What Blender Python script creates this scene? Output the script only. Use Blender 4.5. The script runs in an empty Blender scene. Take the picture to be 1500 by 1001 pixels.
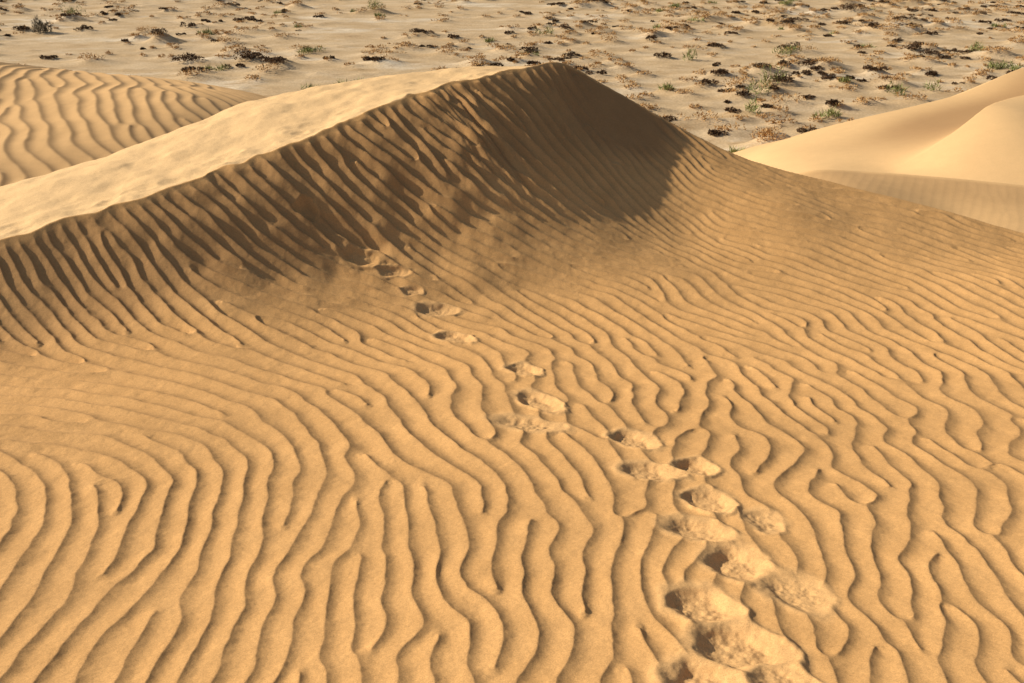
import bpy, math, numpy as np
from mathutils import Vector
rng=np.random.default_rng(7)
Z0=9.0                      # camera height above the plain
PITCH=math.radians(26.0); CP,SP=math.cos(PITCH),math.sin(PITCH); F=1300.0
def ray(px,py):
    u=(np.asarray(px,float)-750)/F; v=(500.5-np.asarray(py,float))/F
    return u, CP+v*SP, -SP+v*CP
def pt(px,py,y):            # image pixel unprojected to a chosen forward distance y
    a,b,c=ray(px,py); t=y/b
    return (a*t,y,c*t)
# ---------------------------------------------------------------- noise
def vnoise(x,y,seed=0):
    xi=np.floor(x).astype(np.int64); yi=np.floor(y).astype(np.int64)
    fx=x-xi; fy=y-yi
    fx=fx*fx*fx*(fx*(fx*6-15)+10); fy=fy*fy*fy*(fy*(fy*6-15)+10)
    tab=np.random.default_rng(1000+seed).random((256,256))*2-1
    g=lambda a,b: tab[a&255,b&255]
    return (g(xi,yi)*(1-fx)+g(xi+1,yi)*fx)*(1-fy)+(g(xi,yi+1)*(1-fx)+g(xi+1,yi+1)*fx)*fy
def fbm(x,y,sc,seed=0,o=3):
    s=0;a=1;n=0
    for i in range(o):
        s=s+a*vnoise(x/sc*2**i+17.3*i,y/sc*2**i+5.1*i,seed+i); n+=a; a*=.5
    return s/n
def sstep(a,b,x):
    t=np.clip((x-a)/(b-a),0,1); return t*t*(3-2*t)
# ---------------------------------------------------------------- thin plate surfaces
class TPS:
    def __init__(s,pts,lam=1e-3):
        P=np.array(pts,float); s.c=P[:,:2]; n=len(P)
        K=s.phi(s.c,s.c)+lam*np.eye(n); Q=np.c_[np.ones(n),s.c]
        A=np.block([[K,Q],[Q.T,np.zeros((3,3))]])
        s.w=np.linalg.solve(A,np.r_[P[:,2],0,0,0])
    def phi(s,a,b):
        r2=((a[:,None,:]-b[None])**2).sum(-1)+1e-12
        return .5*r2*np.log(r2)
    def __call__(s,x,y):
        x=np.asarray(x,float); y=np.asarray(y,float)
        sh=x.shape; xf=x.ravel(); yf=y.ravel(); out=np.empty(len(xf)); n=len(s.c)
        for i in range(0,len(xf),200000):
            xx=xf[i:i+200000]; yy=yf[i:i+200000]
            o=s.w[n]+s.w[n+1]*xx+s.w[n+2]*yy
            for j in range(n):
                r2=(xx-s.c[j,0])**2+(yy-s.c[j,1])**2+1e-12
                o+=s.w[j]*.5*r2*np.log(r2)
            out[i:i+200000]=o
        return out.reshape(sh)
crestL=[pt(*q) for q in [(0,355,9.1),(200,290,10.1),(350,240,11.0),(480,190,11.9),(600,145,12.86),(720,112,13.9),(780,99,14.6),(820,92,15)]]
crestR=[pt(*q) for q in [(845,102,15.1),(880,122,15.1),(950,162,15),(1020,200,14.8),(1100,235,14.5),(1200,262,14.2),(1350,300,13.6),(1500,342,13)]]
crest0=(-8.6,6.4,-3.7)
A_pts=[pt(*q) for q in [
 (0,1000,2.9),(375,1000,2.9),(750,1000,2.9),(1125,1000,2.9),(1500,1000,2.9),
 (0,800,4.2),(375,800,4.2),(750,800,4.2),(1125,800,4.25),(1500,800,4.3),
 (0,620,6.0),(375,600,6.4),(750,600,6.6),(1125,600,6.8),(1500,600,6.9),
 (0,510,7.7),(300,500,8.1),(750,500,8.6),(1125,500,8.9),(1500,500,9.0),
 (100,430,8.7),(200,440,8.75),(500,395,10),(750,420,10.3),(802,370,11.0),(1000,400,11.0),
 (1000,340,12.3),(700,250,12.0),(450,330,10.5),(1300,400,11.3),(1500,420,10.8),(1150,300,13.0),
 (845,165,14.22),(950,235,13.85),(880,250,13.1),(1040,265,13.6)]]
A_pts+=crestL+crestR+[crest0,(-7,6.0,-3.75),(-6.5,3,-3.1),(6.5,3,-3.2),(0,0.8,-2.5),(-3,.8,-2.5),(3,.8,-2.5)]
for p in crestL[:-1]: A_pts.append((p[0]-.68*1.5,p[1]+.73*1.5,p[2]+.75))
for p in crestR[1:]: A_pts.append((p[0]+.3,p[1]+1.5,p[2]+.6))
B_pts=crestL+crestR+[crest0]+[pt(*q) for q in [(0,275,12),(200,215,13),(370,150,15),(600,112,16.0),(740,98,15.8)]]
B_pts+=[(-9,14,-5),(-6.5,17,-5),(-3,19,-5),(1,19,-5),(3,17.5,-5),(6,16.5,-5.8),(9,15.5,-6.2),(-11,9,-4.6)]
for p in crestL: B_pts.append((p[0]+.68*1.8,p[1]-.73*1.8,p[2]+.35))
for p in crestR[2:]: B_pts.append((p[0]-.2,p[1]-1.5,p[2]+.6))
SA=TPS(A_pts,1e-4); SB=TPS(B_pts,1e-4)
def macro(x,y):
    return np.minimum(SA(x,y),SB(x,y))
def hit(px,py,fn=SA,t0=2.0,t1=22):
    a,b,c=ray(px,py); t=np.linspace(t0,t1,1200)
    d=c*t-fn(a*t,b*t); i=np.argmax(d<0)
    return a*t[i],b*t[i]
def project(x,y,z):
    d=y*CP-z*SP
    return 750+F*x/d, 500.5-F*(y*SP+z*CP)/d
# ---------------------------------------------------------------- ripple directions estimated in image coordinates: px,py,normal angle,spacing px
RS=[(50,950,-35,50),(200,850,-30,50),(350,920,-15,54),(550,850,0,57),(750,900,5,59),(900,900,6,58),(1150,950,18,54),
(1350,950,24,50),(1450,800,30,46),(1300,700,35,42),(1100,600,38,38),(1450,600,48,33),(1300,500,58,25),(1450,450,64,19),
(1200,400,68,15),(1000,450,60,21),(900,520,48,30),(800,480,55,24),(700,450,64,22),(700,600,30,46),(850,700,22,48),
(550,620,30,46),(600,500,60,28),(400,520,68,27),(200,530,80,28),(50,560,84,30),(150,620,84,34),(250,600,78,34),(360,600,62,38),(300,720,-5,46),
(30,650,86,34),(150,670,66,38),(250,670,48,40),(340,670,25,42),(60,700,20,40),(80,745,-12,44),(100,790,-34,46),(200,760,-24,46),(400,700,8,46),(450,720,0,50),(450,600,45,42),(50,430,30,28),(150,400,35,26),(100,475,45,26),(300,350,42,25),
(400,300,42,24),(400,400,66,20),(550,330,48,22),(550,410,76,17),(480,240,42,24),(600,200,46,20),(700,250,47,20),(800,300,52,18),
(700,360,66,15),(850,370,74,14),(900,250,44,14),(1000,300,50,13),(1100,320,74,12),(1200,300,74,11),(1400,360,72,14),(1300,340,73,12)]
sx=[];kk=[]
for px,py,an,sp in RS:
    a=math.radians(an); n=np.array([math.cos(a),-math.sin(a)])*2*math.pi/(sp*.81)
    x,y=hit(px,py); e=.02
    z=float(SA(x,y)); zx=float(SA(x+e,y)); zy=float(SA(x,y+e))
    p0=np.array(project(x,y,z)); p1=(np.array(project(x+e,y,zx))-p0)/e; p2=(np.array(project(x,y+e,zy))-p0)/e
    kk.append((n@p1,n@p2)); sx.append((x/(y+1.),math.log(y+1.)))
sx=np.array(sx); kk=np.array(kk); km=np.hypot(kk[:,0],kk[:,1])
km=2*math.pi/np.clip(2*math.pi/km,.155,.23); kd=kk/np.hypot(kk[:,0],kk[:,1])[:,None]
def kfield(x,y):
    a=x/(y+1.); b=np.log(y+1.)
    W=0;X=0;Y=0;M=0
    for i in range(len(sx)):
        w=np.exp(-((a-sx[i,0])**2+(b-sx[i,1])**2)/(2*.045**2))+1e-7/(1e-3+(a-sx[i,0])**2+(b-sx[i,1])**2)
        W=W+w; X=X+w*kd[i,0]; Y=Y+w*kd[i,1]; M=M+w*np.log(km[i])
    fl=(1-.75*sstep(8.0,9.5,y)*(1-.6*sstep(.05,.2,a)))*(.35+.65*sstep(-.28,-.05,a)+.15*sstep(.1,.4,a))
    th=np.arctan2(Y,X)+fl*(.40*fbm(x,y,.7,31,2)+.42*fbm(x,y,.27,35,1)); m=np.exp(M/W)*(1+.14*fbm(x,y,.9,41,2))
    return m*np.cos(th),m*np.sin(th)
def phasor(kf,X0,X1,Y0,Y1,d,R,iters,seed):
    r=np.random.default_rng(seed)
    nx=int((X1-X0)/d)+1; ny=int((Y1-Y0)/d)+1
    gx,gy=np.meshgrid(X0+np.arange(nx)*d,Y0+np.arange(ny)*d,indexing='ij')
    gx=gx+(r.random(gx.shape)-.5)*d*.5; gy=gy+(r.random(gx.shape)-.5)*d*.5
    kx,ky=kf(gx,gy); ph=r.random(gx.shape)*2*math.pi
    def sh(a,i,j): return np.roll(np.roll(a,i,0),j,1)
    offs=[(i,j) for i in range(-2,3) for j in range(-2,3) if (i,j)!=(0,0)]
    pre=[]
    for i,j in offs:
        dx=gx-sh(gx,i,j); dy=gy-sh(gy,i,j); r2=(dx*dx+dy*dy)/R**2
        w=np.where(r2<1,(1-np.minimum(r2,1))**2,0)
        pre.append((w,.5*((kx+sh(kx,i,j))*dx+(ky+sh(ky,i,j))*dy)))
    for it in range(iters):
        S=0
        for (i,j),(w,a) in zip(offs,pre): S=S+w*np.exp(1j*(a+sh(ph,i,j)))
        m=r.random(ph.shape)<.5
        ph=np.where(m,np.angle(S),ph)
    def ev(x,y):
        shp=x.shape; x=x.ravel(); y=y.ravel(); out=np.empty(len(x),complex)
        for s in range(0,len(x),400000):
            xx=x[s:s+400000]; yy=y[s:s+400000]
            ci=np.rint((xx-X0)/d).astype(int); cj=np.rint((yy-Y0)/d).astype(int); T=np.zeros(len(xx),complex)
            for i in range(-2,3):
                for j in range(-2,3):
                    a=np.clip(ci+i,0,nx-1); b=np.clip(cj+j,0,ny-1)
                    dx=xx-gx[a,b]; dy=yy-gy[a,b]; r2=(dx*dx+dy*dy)/R**2
                    w=np.maximum(1-r2,0)**3
                    T+=w*np.exp(1j*(kx[a,b]*dx+ky[a,b]*dy+ph[a,b]))
            out[s:s+400000]=T
        return out.reshape(shp)
    return ev
def profile(F_,c=.62,f0=.2,f1=1.5):
    p=(np.angle(F_)/(2*math.pi))%1.0
    t=p/c; up=.35*t*t*(3-2*t)+.65*t**1.6
    q=np.clip((p-c)/(1-c),0,1); dn=(1-q)**1.9
    h=np.where(p<c,up,dn)-.40
    return h*sstep(f0,f1,np.abs(F_)),p
# ---------------------------------------------------------------- mesh helper
def grid_mesh(name,X,Y,Z,mat,mask=None,attrs={}):
    nr,nc=X.shape
    idx=np.arange(nr*nc).reshape(nr,nc)
    q=np.stack([idx[:-1,:-1],idx[:-1,1:],idx[1:,1:],idx[1:,:-1]],-1).reshape(-1,4)
    if mask is not None: q=q[mask.ravel()]
    used=np.zeros(nr*nc,bool); used[q.ravel()]=True
    re=np.cumsum(used)-1; q=re[q]
    co=np.stack([X.ravel(),Y.ravel(),Z.ravel()+Z0],-1)[used].astype(np.float32)
    me=bpy.data.meshes.new(name)
    me.vertices.add(len(co)); me.vertices.foreach_set('co',co.ravel())
    me.loops.add(q.size); me.loops.foreach_set('vertex_index',q.ravel().astype(np.int32))
    me.polygons.add(len(q)); me.polygons.foreach_set('loop_start',(np.arange(len(q))*4).astype(np.int32))
    me.polygons.foreach_set('loop_total',np.full(len(q),4,np.int32))
    me.polygons.foreach_set('use_smooth',np.ones(len(q),bool))
    me.update(calc_edges=True)
    for k,v in attrs.items():
        at=me.attributes.new(k,'FLOAT','POINT'); at.data.foreach_set('value',v.ravel()[used].astype(np.float32))
    me.materials.append(mat)
    ob=bpy.data.objects.new(name,me); bpy.context.collection.objects.link(ob)
    return ob
# ---------------------------------------------------------------- materials
def mat_new(name):
    m=bpy.data.materials.new(name); m.use_nodes=True; nt=m.node_tree
    b=nt.nodes['Principled BSDF']; b.inputs['Roughness'].default_value=.95
    b.inputs['Specular IOR Level'].default_value=.12
    return m,nt,b
def N(nt,t,**kw):
    n=nt.nodes.new(t)
    for k,v in kw.items(): setattr(n,k,v)
    return n
def noise(nt,co,scale,detail=3,rough=.55):
    n=N(nt,'ShaderNodeTexNoise'); n.inputs['Scale'].default_value=scale; n.inputs['Detail'].default_value=detail
    n.inputs['Roughness'].default_value=rough; nt.links.new(co,n.inputs['Vector']); return n.outputs['Fac']
def ramp(nt,f,stops):
    r=N(nt,'ShaderNodeValToRGB'); e=r.color_ramp.elements
    while len(e)<len(stops): e.new(.5)
    for el,(p,c) in zip(e,stops): el.position=p; el.color=(*c,1) if len(c)==3 else c
    nt.links.new(f,r.inputs['Fac']); return r.outputs['Color']
def mix(nt,a,b,f,mode='MIX'):
    m=N(nt,'ShaderNodeMix',data_type='RGBA',blend_type=mode)
    for s,v in ((m.inputs[6],a),(m.inputs[7],b),(m.inputs[0],f)):
        if hasattr(v,'links') : nt.links.new(v,s)
        else: s.default_value=v if not isinstance(v,tuple) else (*v,1)
    return m.outputs[2]
def sand(name,base,dark,pale,grain=1.0):
    m,nt,b=mat_new(name)
    co=N(nt,'ShaderNodeTexCoord').outputs['Object']
    big=noise(nt,co,.55,4); med=noise(nt,co,3.5,4); fine=noise(nt,co,160,2,.7); fine2=noise(nt,co,45,3,.6)
    c=ramp(nt,big,[(.3,tuple(x*.93 for x in base)),(.7,tuple(x*1.06 for x in base))])
    c=mix(nt,c,ramp(nt,med,[(.3,(.93,.92,.9)),(.7,(1.05,1.05,1.05))]),1.0,'MULTIPLY')
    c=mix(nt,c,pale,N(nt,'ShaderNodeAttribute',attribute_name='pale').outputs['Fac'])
    at=N(nt,'ShaderNodeAttribute',attribute_name='coarse_shade')
    c=mix(nt,c,dark,at.outputs['Fac'])  # dark mix: coarse grains and painted-in shade
    c=mix(nt,c,ramp(nt,fine,[(.32,(.72,.69,.66)),(.5,(1,1,1)),(.72,(1.2,1.2,1.2))]),.8*grain,'MULTIPLY')
    c=mix(nt,c,ramp(nt,fine2,[(.3,(.88,.87,.86)),(.7,(1.08,1.08,1.08))]),.8*grain,'MULTIPLY')
    nt.links.new(c,b.inputs['Base Color'])
    bp=N(nt,'ShaderNodeBump'); bp.inputs['Strength'].default_value=.5; bp.inputs['Distance'].default_value=.004
    nt.links.new(fine2,bp.inputs['Height'])
    bp2=N(nt,'ShaderNodeBump'); bp2.inputs['Strength'].default_value=.5; bp2.inputs['Distance'].default_value=.0018
    nt.links.new(fine,bp2.inputs['Height']); nt.links.new(bp.outputs['Normal'],bp2.inputs['Normal'])
    nt.links.new(bp2.outputs['Normal'],b.inputs['Normal'])
    return m
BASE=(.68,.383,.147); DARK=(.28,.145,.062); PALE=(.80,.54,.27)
m_sand=sand('dune_sand',BASE,DARK,PALE); m_far=sand('far_dune_sand',(.72,.435,.185),DARK,PALE,.5)
# ---------------------------------------------------------------- main dune
NC,NR=1500,1950
u=np.linspace(-.66,.66,NC); yy=np.exp(np.linspace(math.log(2.2),math.log(21.5),NR))-.9
U,Y=np.meshgrid(u,yy); X=U*(Y+1.5)
wob=(.10*fbm(X,Y,1.3,3,3)+.10*fbm(X,Y,.45,7,2))*(1-.8*sstep(-.4,.5,X))
za=SA(X,Y)+.5*wob*sstep(8,11,Y); zb=SB(X,Y)-.35*wob+.010*fbm(X,Y,.35,9,2)
Z=np.minimum(za,zb); gap=zb-za             # >0 on the front side
front=sstep(0,.12,gap)
ev=phasor(kfield,-14,14,.8,21,.112,.27,26,5)
wx=.028*fbm(X,Y,.30,51,2)+.004*fbm(X,Y,.06,55,2); wy=.028*fbm(X,Y,.30,61,2)+.004*fbm(X,Y,.06,57,2)
H,P=profile(ev(X+wx,Y+wy))
ri=np.unique(np.r_[np.arange(0,NR,8),NR-1]); cI=np.unique(np.r_[np.arange(0,NC,8),NC-1])
kx,ky=kfield(X[np.ix_(ri,cI)],Y[np.ix_(ri,cI)]); lam8=2*math.pi/np.hypot(kx,ky)
t1=np.array([np.interp(np.arange(NC),cI,r) for r in lam8]); lam=np.array([np.interp(np.arange(NR),ri,c) for c in t1.T]).T
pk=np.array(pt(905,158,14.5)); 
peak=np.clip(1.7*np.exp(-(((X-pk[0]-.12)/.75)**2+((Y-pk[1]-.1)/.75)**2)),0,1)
s=(X*.733+Y*.68); dn=(X*.68-Y*.733); dd=dn+10.4       # along crest / metres down from the crest
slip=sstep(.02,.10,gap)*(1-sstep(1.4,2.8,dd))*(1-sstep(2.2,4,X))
amp=.092*lam*front*(1-.97*peak)*(1+.9*slip+.8*slip*sstep(-4,-2.5,X))
amp*=1+.40*fbm(X,Y,1.2,71,2)+.22*fbm(X,Y,.22,73,2)
Z=Z+H*amp
# avalanche streaks down the slip face
streak=fbm(s+.04*fbm(X,Y,.5,77,2),dn*.05,.11,81,3)
smask=slip*sstep(-2.4,-.4,X)*(1-.9*peak)*sstep(.0,.4,fbm(s,dn*.1,.8,85,2)+.3)*(1-sstep(1.2,2.4,dd))
Z=Z+.075*streak*smask
Z=Z+.004*fbm(X,Y,.10,91,3)+.02*fbm(X,Y,1.6,95,2)
# scuffed crest
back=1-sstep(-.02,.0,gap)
near=np.exp(-(gap/.10)**2)*back
Z=Z+near*.03*fbm(X,Y,.33,97,3)*(1-sstep(.2,1,X))
# footprints: px,py,half length m,half width m,image angle deg,depth
FP=[(1020,686,.16,.135,-25,.044),(953,692,.22,.14,-12,.04),(930,645,.21,.14,-25,.044),(1038,735,.18,.155,-50,.044),(1025,777,.21,.13,-18,.040),
(1085,828,.21,.17,-35,.048),(1030,890,.21,.155,-25,.044),(1088,950,.24,.18,-20,.050),(1035,1003,.20,.15,-10,.044),(1150,1000,.16,.11,-20,.025),
(792,590,.27,.145,-28,.042),(775,622,.29,.14,-6,.028),(768,542,.19,.14,-20,.040),(668,495,.23,.14,-12,.042),(640,455,.24,.145,-5,.04),
(530,377,.24,.14,-6,.040),(577,398,.17,.09,-8,.028),(1165,870,.21,.15,-40,.026),(1120,765,.15,.11,-50,.018),(450,312,.13,.12,-50,.035),(605,428,.13,.08,-5,.02)]
FM=np.zeros_like(X)
for i,(px,py,L,W,an,D) in enumerate(FP):
    x0,y0=hit(px,py); a=math.radians(an); x1,y1=hit(px+8*math.cos(a),py-8*math.sin(a))
    tx,ty=x1-x0,y1-y0; n=math.hypot(tx,ty); tx/=n;ty/=n
    near_=((X-x0)**2+(Y-y0)**2)<(3.2*L)**2
    r0,r1=np.where(near_.any(1))[0][[0,-1]]; c0,c1=np.where(near_.any(0))[0][[0,-1]]
    sl=(slice(r0,r1+1),slice(c0,c1+1)); xs=X[sl]-x0; ys=Y[sl]-y0
    a_=xs*tx+ys*ty; b_=-xs*ty+ys*tx
    a_=a_+.03*fbm(X[sl],Y[sl],.13,200+i,2)+.006*fbm(X[sl],Y[sl],.04,205+i,2); b_=b_+.03*fbm(X[sl],Y[sl],.13,230+i,2)+.006*fbm(X[sl],Y[sl],.04,235+i,2)
    Wn=W*(1-.12*np.sign(a_)*np.minimum(np.abs(a_)/L,1))
    r=(np.abs(a_/L)**2.2+np.abs(b_/Wn)**2.2)**(1/2.2)
    zs=Z[sl]; base=macro(X[sl],Y[sl])
    k=1-sstep(.95,1.4,r); zs=zs*(1-.95*k)+(base)*.95*k
    side=np.clip(xs/L,-1,1)
    inside=1-sstep(.52-.2*np.clip(side,0,1),1.08,r)      # steeper wall one side, ramp on the other
    zs=zs-D*inside*(1-.22*side)+.013*inside*fbm(X[sl],Y[sl],.06,260+i,3)
    rim=np.exp(-((r-1.17)/.17)**2)*(.45+.55*sstep(-.6,1,a_/L+.35*np.sin(i*2.1)))
    zs=zs+D*.34*rim*(1+.6*fbm(X[sl],Y[sl],.07,290+i,2))
    Z[sl]=zs; FM[sl]=np.maximum(FM[sl],1-sstep(1.0,1.6,r))
FM0=FM.copy()
# drag trench on the slip face
for q in [(455,315,560,362)]:
    xa,ya=hit(q[0],q[1]); xb,yb=hit(q[2],q[3]); L=math.hypot(xb-xa,yb-ya); tx,ty=(xb-xa)/L,(yb-ya)/L
    a_=(X-xa)*tx+(Y-ya)*ty; b_=-(X-xa)*ty+(Y-ya)*tx
    w=.10+.04*fbm(X,Y,.2,301,2); m=sstep(-.1,.1,a_)*(1-sstep(L-.1,L+.15,a_))*np.exp(-(b_/w)**4)
    Z=Z-.04*m+.012*np.exp(-((a_-L-.1)/.1)**2-(b_/.15)**2); FM=np.maximum(FM,m*.9)
# shallow marks on the windward side
for i in range(42):
    t=rng.random(); j=t*5.6; j0=int(j); f=j-j0
    cx=crestL[j0][0]*(1-f)+crestL[j0+1][0]*f; cy=crestL[j0][1]*(1-f)+crestL[j0+1][1]*f
    o=rng.uniform(.1,.6)**1.1; x0=cx-.68*o; y0=cy+.73*o; rr=rng.uniform(.06,.14)
    r=np.hypot((X-x0)*.8,(Y-y0))/rr
    Z=Z+np.where(r<4,-.010*np.exp(-r**2)+.005*np.exp(-((r-1.5)/.4)**2),0)
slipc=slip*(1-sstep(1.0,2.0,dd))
coarse_shade=np.clip(.35*slipc*(.5+.5*fbm(s,dn*.12,.16,400,3))+.22*front*sstep(.5,.6,P)*(1-sstep(.62,.85,P))+.42*slipc+.5*smask*np.clip(.2-streak*2.5,0,1)+.75*peak*front,0,1)*.62  # coarse grains on slip and ripples; the peak's shadow is painted in dark
coarse_shade*=1-FM0*(1-.7*slip)
pale=np.clip(back*.9+.22*FM0*(1-slip),0,1)  # windward side painted lighter as if sunlit; footprint floors lightened too
fmask=(FM>.02); fq=fmask[:-1,:-1]|fmask[1:,1:]|fmask[1:,:-1]|fmask[:-1,1:]
grid_mesh('sand_dune',X,Y,Z,m_sand,~fq,{'coarse_shade':coarse_shade,'pale':pale})
grid_mesh('footprint_trail',X,Y,Z,m_sand,fq,{'coarse_shade':coarse_shade,'pale':pale})
# ---------------------------------------------------------------- far left rippled dune
C_pts=[pt(*q) for q in [(0,270,18),(0,180,22),(0,92,29),(180,112,28),(300,130,27),(375,148,26),(150,200,21),(280,170,23),(-300,270,17),(-300,80,30),(-150,180,22)]]
C_pts+=[(-8,33,-6.5),(-14,35,-7),(-20,36,-7.5),(-2,27,-8),(-2.5,22,-8),(-4,17,-7),(-9,13,-5.6),(-26,30,-6.5),(-4,31,-8.5)]
SC=TPS(C_pts)
Xc,Yc=np.meshgrid(np.linspace(-32,3,1000),np.linspace(12,42,860))
def kC(x,y):
    th=math.radians(30)+.45*fbm(x,y,3,131,2)+.35*fbm(x,y,.9,133,1)+.05*(x+14)
    m=2*math.pi/.42*(1+.12*fbm(x,y,3,135,2)); return m*np.cos(th),m*np.sin(th)
evc=phasor(kC,-33,4,11,43,.25,.60,22,9)
Hc,Pc=profile(evc(Xc+.08*fbm(Xc,Yc,.8,137,2),Yc),.60)
Zc=SC(Xc,Yc)+Hc*.040+.05*fbm(Xc,Yc,2.5,140,3)
Zc=np.maximum(Zc,-9.6)
grid_mesh('sand_dune',Xc,Yc,Zc,m_far,(Zc>-9.5)[:-1,:-1],{'coarse_shade':.2*sstep(.55,.62,Pc)*(1-sstep(.65,.9,Pc))+.08,'pale':0*Xc+.15})
# ---------------------------------------------------------------- far right smooth dunes
D_cr=[pt(*q) for q in [(1500,98,32),(1400,140,31),(1250,176,30),(1150,205,30)]]
SD1=TPS(D_cr+[pt(*q) for q in [(1310,252,23.5),(1400,240,23),(1500,268,21.5),(1200,250,24),(1250,215,26.5),(1400,190,27),(1120,225,28)]]+[(24,31,-4.6),(24,22,-6),(5,28,-9),(6,33,-9),(10,38,-6),(18,38,-3.2)])
SD2=TPS(D_cr+[(6,34,-9.6),(10,37,-9),(18,40,-9.5),(26,40,-8.5),(26,34,-4.6),(12,25,-3),(18,24,-1.5),(6,26,-7),(3,28,-9.5)])
Xd,Yd=np.meshgrid(np.linspace(1.5,34,900),np.linspace(13,45,900))
Zd=np.minimum(SD1(Xd,Yd),SD2(Xd,Yd))+.04*fbm(Xd,Yd,3,150,2)
sp=np.array([pt(1310,252,23.7),pt(1400,212,25.0),pt(1500,176,26.5)])
dx,dy=sp[2,0]-sp[0,0],sp[2,1]-sp[0,1]; L=math.hypot(dx,dy); dx/=L;dy/=L
aa=(Xd-sp[0,0])*dx+(Yd-sp[0,1])*dy; bb=-(Xd-sp[0,0])*dy+(Yd-sp[0,1])*dx
bb=bb+.25*np.sin(aa*.9)
spm=sstep(-.3,4,aa)
Zd=Zd+spm*.95*np.where(bb>0,np.exp(-bb/.5),np.exp(-(bb/3.0)**2))
bmask=(Zd>-9.6)
grid_mesh('sand_dune',Xd,Yd,np.maximum(Zd,-9.7),m_far,bmask[:-1,:-1],{'coarse_shade':.6*spm*sstep(-.1,.3,bb)*(1-sstep(2.4,4.2,bb))+.03,'pale':0*Xd+.6})  # shaded band behind the spur crest painted into the colour
E_cr=[pt(*q) for q in [(1190,250,19.5),(1260,251,19.5),(1380,260,19),(1500,272,18.5),(1650,290,18)]]
SE=TPS(E_cr+[pt(*q) for q in [(1400,320,17.2),(1500,335,16.6),(1250,285,17.8),(1650,350,16.5)]]+[(5,14,-6.3),(10,13,-6.2),(14,13,-6.2),(5,18,-5.9),(4,20,-6.3)])
SE2=TPS(E_cr+[(8,22,-6.6),(13,22,-6.5),(18,21,-6.3),(8,17,-4.6),(13,16,-4.3),(4,20,-6.4),(4,24,-7.5),(12,25,-7.5)])
Xe,Ye=np.meshgrid(np.linspace(3,22,900),np.linspace(12.5,25,620))
def kE(x,y):
    th=math.radians(-28)+.3*fbm(x,y,2,161,2); m=2*math.pi/.20+0*x; return m*np.cos(th),m*np.sin(th)
eve=phasor(kE,2,23,11.5,26,.13,.31,30,11); He,Pe=profile(eve(Xe,Ye),.6)
ze=SE(Xe,Ye); zf=SE2(Xe,Ye)
Ze=np.minimum(ze,zf)+He*.0018*sstep(0,.15,zf-ze)
grid_mesh('sand_dune',Xe,Ye,Ze,m_far,None,{'coarse_shade':.30*sstep(0,.1,zf-ze)*(1-.7*sstep(.3,.9,zf-ze)),'pale':0*Xe+.3})  # front face darker just below the crest
# ---------------------------------------------------------------- plain with shrub mounds
gx=np.concatenate([-np.exp(np.linspace(math.log(3000),math.log(92),40)),np.arange(-90,90.01,.2),np.exp(np.linspace(math.log(92),math.log(3000),40))])
gy=np.concatenate([np.linspace(-40,27,30),np.arange(28,150,.2),np.exp(np.linspace(math.log(152),math.log(5000),50))])
Xp,Yp=np.meshgrid(gx,gy); Zp=-9+.10*fbm(Xp,Yp,9,170,3)+.03*fbm(Xp,Yp,1.4,175,3)
def plain_hit(px,py):
    a,b,c=ray(px,py); t=-9/c; return a*t,b*t
cl=[]  # x,y,radius,height,kind
def scatter(n,kind,rlo,rhi):
    k=0
    while k<n:
        y=math.sqrt(rng.uniform(32**2,145**2)); x=rng.uniform(-.7,.7)*y
        dens=.5+.5*float(fbm(np.array(x),np.array(y),7,180,2))*1.6+(.25 if x>3 else -.15)
        if kind=='g': dens=.6+.1*dens
        if rng.random()>dens: continue
        r=rng.uniform(rlo,rhi)*(1+.8*rng.random()**3)
        cl.append((x,y,r,r*rng.uniform(.35,.6),kind)); k+=1
scatter(620,'d',.22,.50); scatter(2300,'t',.2,.52); scatter(90,'g',.3,.55)
for px,py,r,h,k in [(360,92,.8,.75,'d'),(30,47,.7,.5,'d'),(232,63,.6,.45,'d'),(120,47,.65,.4,'d'),(280,42,.6,.4,'d'),(65,50,.75,1.5,'G'),(110,24,.9,1.3,'g'),
  (395,110,.8,.6,'t'),(1012,88,.45,1.2,'g'),(1100,170,.5,1.0,'g'),(1130,125,.6,1.2,'g'),(1110,140,.6,1.0,'g'),(1310,140,.5,.8,'g'),(1368,135,.4,.7,'g'),(1432,80,.6,.7,'g'),(523,128,.5,.4,'g'),(450,136,.5,.3,'g'),
  (798,55,.5,1.0,'g'),(553,20,.8,1.1,'g'),(1360,84,.7,.4,'d'),(1245,20,.9,.7,'d'),(1220,160,.5,.3,'d'),(1150,75,.7,.5,'d'),(1035,128,.5,.25,'d'),(565,85,.7,.4,'t'),(280,118,.8,.5,'t'),(130,92,.9,.5,'t')]:
    x,y=plain_hit(px,py); cl.append((x,y,r,h,k))
def addb(x,y,r,h,asp=1.6):
    c0=np.searchsorted(gx,x-3*r*asp); c1=np.searchsorted(gx,x+3*r*asp); r0=np.searchsorted(gy,y-3*r); r1=np.searchsorted(gy,y+3*r)
    if c1>c0 and r1>r0:
        Zp[r0:r1,c0:c1]+=h*np.exp(-((Xp[r0:r1,c0:c1]-x)/(r*asp))**2-((Yp[r0:r1,c0:c1]-y)/r)**2)
for x,y,r,h,k in cl:
    addb(x+.3*r,y,r*1.0,{'d':.34,'t':.38,'g':.10,'G':.2}[k]*min(r,.8)*1.0)
for i in range(2600):
    y=math.sqrt(rng.uniform(30**2,145**2)); addb(rng.uniform(-.7,.7)*y,y,rng.uniform(.2,.6),rng.uniform(.02,.10))
m,nt,b=mat_new('desert_plain_soil')
co=N(nt,'ShaderNodeTexCoord').outputs['Object']
mp=N(nt,'ShaderNodeMapping'); mp.inputs['Scale'].default_value=(.55,1,1); nt.links.new(co,mp.inputs['Vector']); cs=mp.outputs[0]
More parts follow.
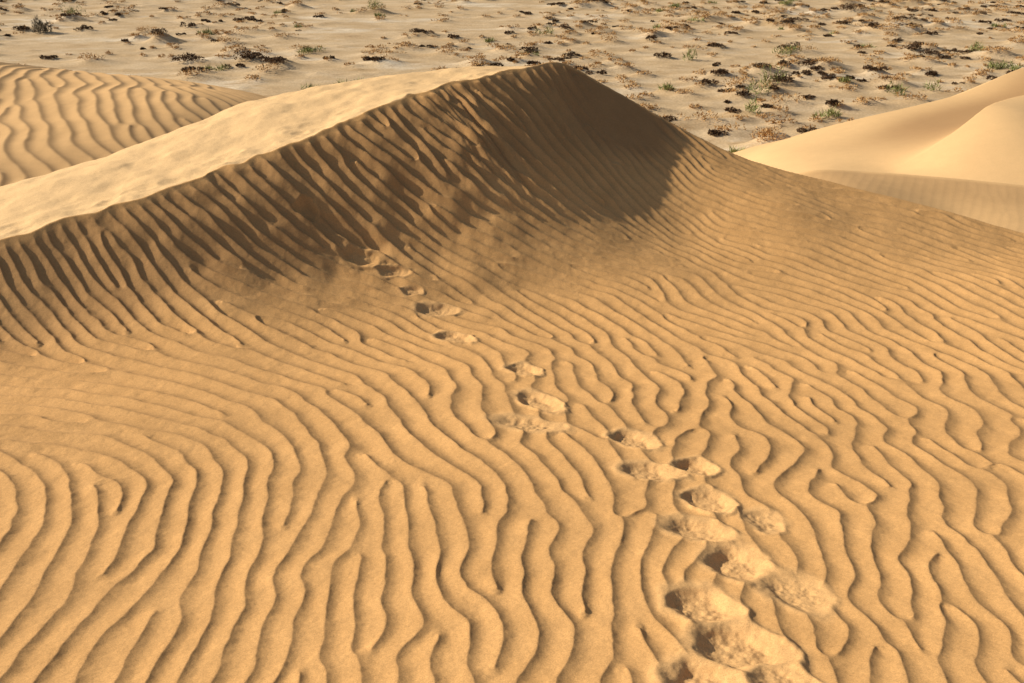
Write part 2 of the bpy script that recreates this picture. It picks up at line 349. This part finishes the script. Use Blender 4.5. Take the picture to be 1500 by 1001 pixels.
c=ramp(nt,noise(nt,cs,.5,5,.6),[(.3,(.52,.355,.185)),(.5,(.61,.44,.25)),(.7,(.69,.52,.32))])
c=mix(nt,c,(.80,.68,.50),ramp(nt,noise(nt,cs,.16,6,.65),[(.55,(0,0,0)),(.68,(.8,.8,.8))]))
c=mix(nt,c,(.40,.24,.105),ramp(nt,noise(nt,cs,1.3,5,.7),[(.56,(0,0,0)),(.72,(.7,.7,.7))]))
c=mix(nt,c,ramp(nt,noise(nt,co,9,4,.7),[(.3,(.78,.76,.74)),(.7,(1.15,1.15,1.15))]),1.0,'MULTIPLY')
nt.links.new(c,b.inputs['Base Color'])
bp=N(nt,'ShaderNodeBump'); bp.inputs['Strength'].default_value=.5; bp.inputs['Distance'].default_value=.06
nt.links.new(noise(nt,co,4,5,.65),bp.inputs['Height']); nt.links.new(bp.outputs['Normal'],b.inputs['Normal'])
grid_mesh('desert_plain',Xp,Yp,Zp,m,None,{})
def plain_z(x,y):
    i=np.clip(np.searchsorted(gy,y),0,len(gy)-1); j=np.clip(np.searchsorted(gx,x),0,len(gx)-1); return Zp[i,j]
def veg(name,kinds,cols,n0,blade,up):
    V=[];sh=[]
    for x,y,r,h,k in cl:
        if k not in kinds: continue
        n=int(n0*(r/.5)**1.3); zb=float(plain_z(x,y))
        nl=max(2,int(r*7)); lx=rng.normal(0,r*.42,nl)*1.3; ly=rng.normal(0,r*.32,nl); lr=rng.uniform(.35,.7,nl)*r
        w=rng.integers(0,nl,n)
        th=rng.uniform(0,2*math.pi,n); ph=np.arccos(rng.uniform(0,1,n)); rad=lr[w]*rng.uniform(.4,1,n)**.5
        px=x+lx[w]+rad*np.sin(ph)*np.cos(th); py=y+ly[w]+rad*np.sin(ph)*np.sin(th); hh=h*rng.uniform(.5,1.1,nl)[w]
        pz=zb-.05+rad/lr[w]*np.cos(ph)*hh*.9
        P_=np.stack([px,py,pz],-1)
        d=rng.normal(0,1,(n,3)); d[:,2]=np.abs(d[:,2])*up+.2; d[:,0]+=np.cos(th)*.8; d[:,1]+=np.sin(th)*.8
        d/=np.linalg.norm(d,axis=1)[:,None]; s_=rng.normal(0,1,(n,3)); s_=np.cross(d,s_); s_/=np.linalg.norm(s_,axis=1)[:,None]
        Lb=blade[0]*rng.uniform(.5,1.3,n)[:,None]; Wb=blade[1]*rng.uniform(.6,1.3,n)[:,None]
        V.append(np.stack([P_-s_*Wb,P_+s_*Wb,P_+d*Lb],1)); sh.append(np.repeat(rng.random(n)*.7+rng.random()*.3,3))
    V=np.concatenate(V).reshape(-1,3); V[:,2]+=Z0; sh=np.concatenate(sh); nf=len(V)//3
    me=bpy.data.meshes.new(name); me.vertices.add(len(V)); me.vertices.foreach_set('co',V.astype(np.float32).ravel())
    me.loops.add(len(V)); me.loops.foreach_set('vertex_index',np.arange(len(V),dtype=np.int32))
    me.polygons.add(nf); me.polygons.foreach_set('loop_start',(np.arange(nf)*3).astype(np.int32)); me.polygons.foreach_set('loop_total',np.full(nf,3,np.int32))
    me.update(calc_edges=True)
    at=me.attributes.new('shade','FLOAT','POINT'); at.data.foreach_set('value',sh.astype(np.float32))
    mm,nt,b=mat_new(name+'_leaf'); a=N(nt,'ShaderNodeAttribute',attribute_name='shade')
    nt.links.new(ramp(nt,a.outputs['Fac'],cols),b.inputs['Base Color']); me.materials.append(mm)
    ob=bpy.data.objects.new(name,me); bpy.context.collection.objects.link(ob)
veg('desert_shrubs','d',[(.0,(.05,.028,.016)),(.6,(.11,.066,.037)),(1,(.22,.14,.075))],260,(.12,.045),.6)
veg('dry_grass_tufts','t',[(.0,(.32,.17,.065)),(.6,(.48,.29,.12)),(1,(.62,.42,.21))],85,(.14,.03),1.0)
veg('green_desert_plants','g',[(.0,(.13,.14,.045)),(.6,(.26,.28,.10)),(1,(.44,.43,.20))],110,(.32,.024),2.5)
veg('desert_bush','G',[(.0,(.07,.06,.04)),(.6,(.15,.13,.09)),(1,(.24,.21,.15))],700,(.22,.02),1.5)
# ---------------------------------------------------------------- light, sky, camera
el=math.radians(28.5); az=math.radians(10)
sun_v=Vector((-math.cos(el)*math.cos(az),math.cos(el)*math.sin(az),math.sin(el)))
L_=bpy.data.lights.new('sun','SUN'); L_.energy=5.0; L_.angle=math.radians(.53); L_.color=(1,.92,.78)
so=bpy.data.objects.new('sun',L_); so.rotation_euler=sun_v.to_track_quat('Z','Y').to_euler(); so.location=(0,0,30); bpy.context.collection.objects.link(so)
w=bpy.data.worlds.new('World'); bpy.context.scene.world=w; w.use_nodes=True; nt=w.node_tree
sk=nt.nodes.new('ShaderNodeTexSky'); sk.sky_type='NISHITA'; sk.sun_disc=False; sk.sun_elevation=el; sk.sun_rotation=math.atan2(sun_v.x,sun_v.y)
sk.dust_density=2.5
bg=nt.nodes['Background']; bg.inputs['Strength'].default_value=.085; nt.links.new(sk.outputs[0],bg.inputs['Color'])
cam=bpy.data.cameras.new('camera'); cam.lens=36*F/1500; cam.sensor_width=36; cam.clip_start=.05; cam.clip_end=8000
co_=bpy.data.objects.new('camera',cam); co_.location=(0,0,Z0); co_.rotation_euler=(math.pi/2-PITCH,0,0); bpy.context.collection.objects.link(co_)
bpy.context.scene.camera=co_
bpy.context.scene.view_settings.view_transform='Standard'
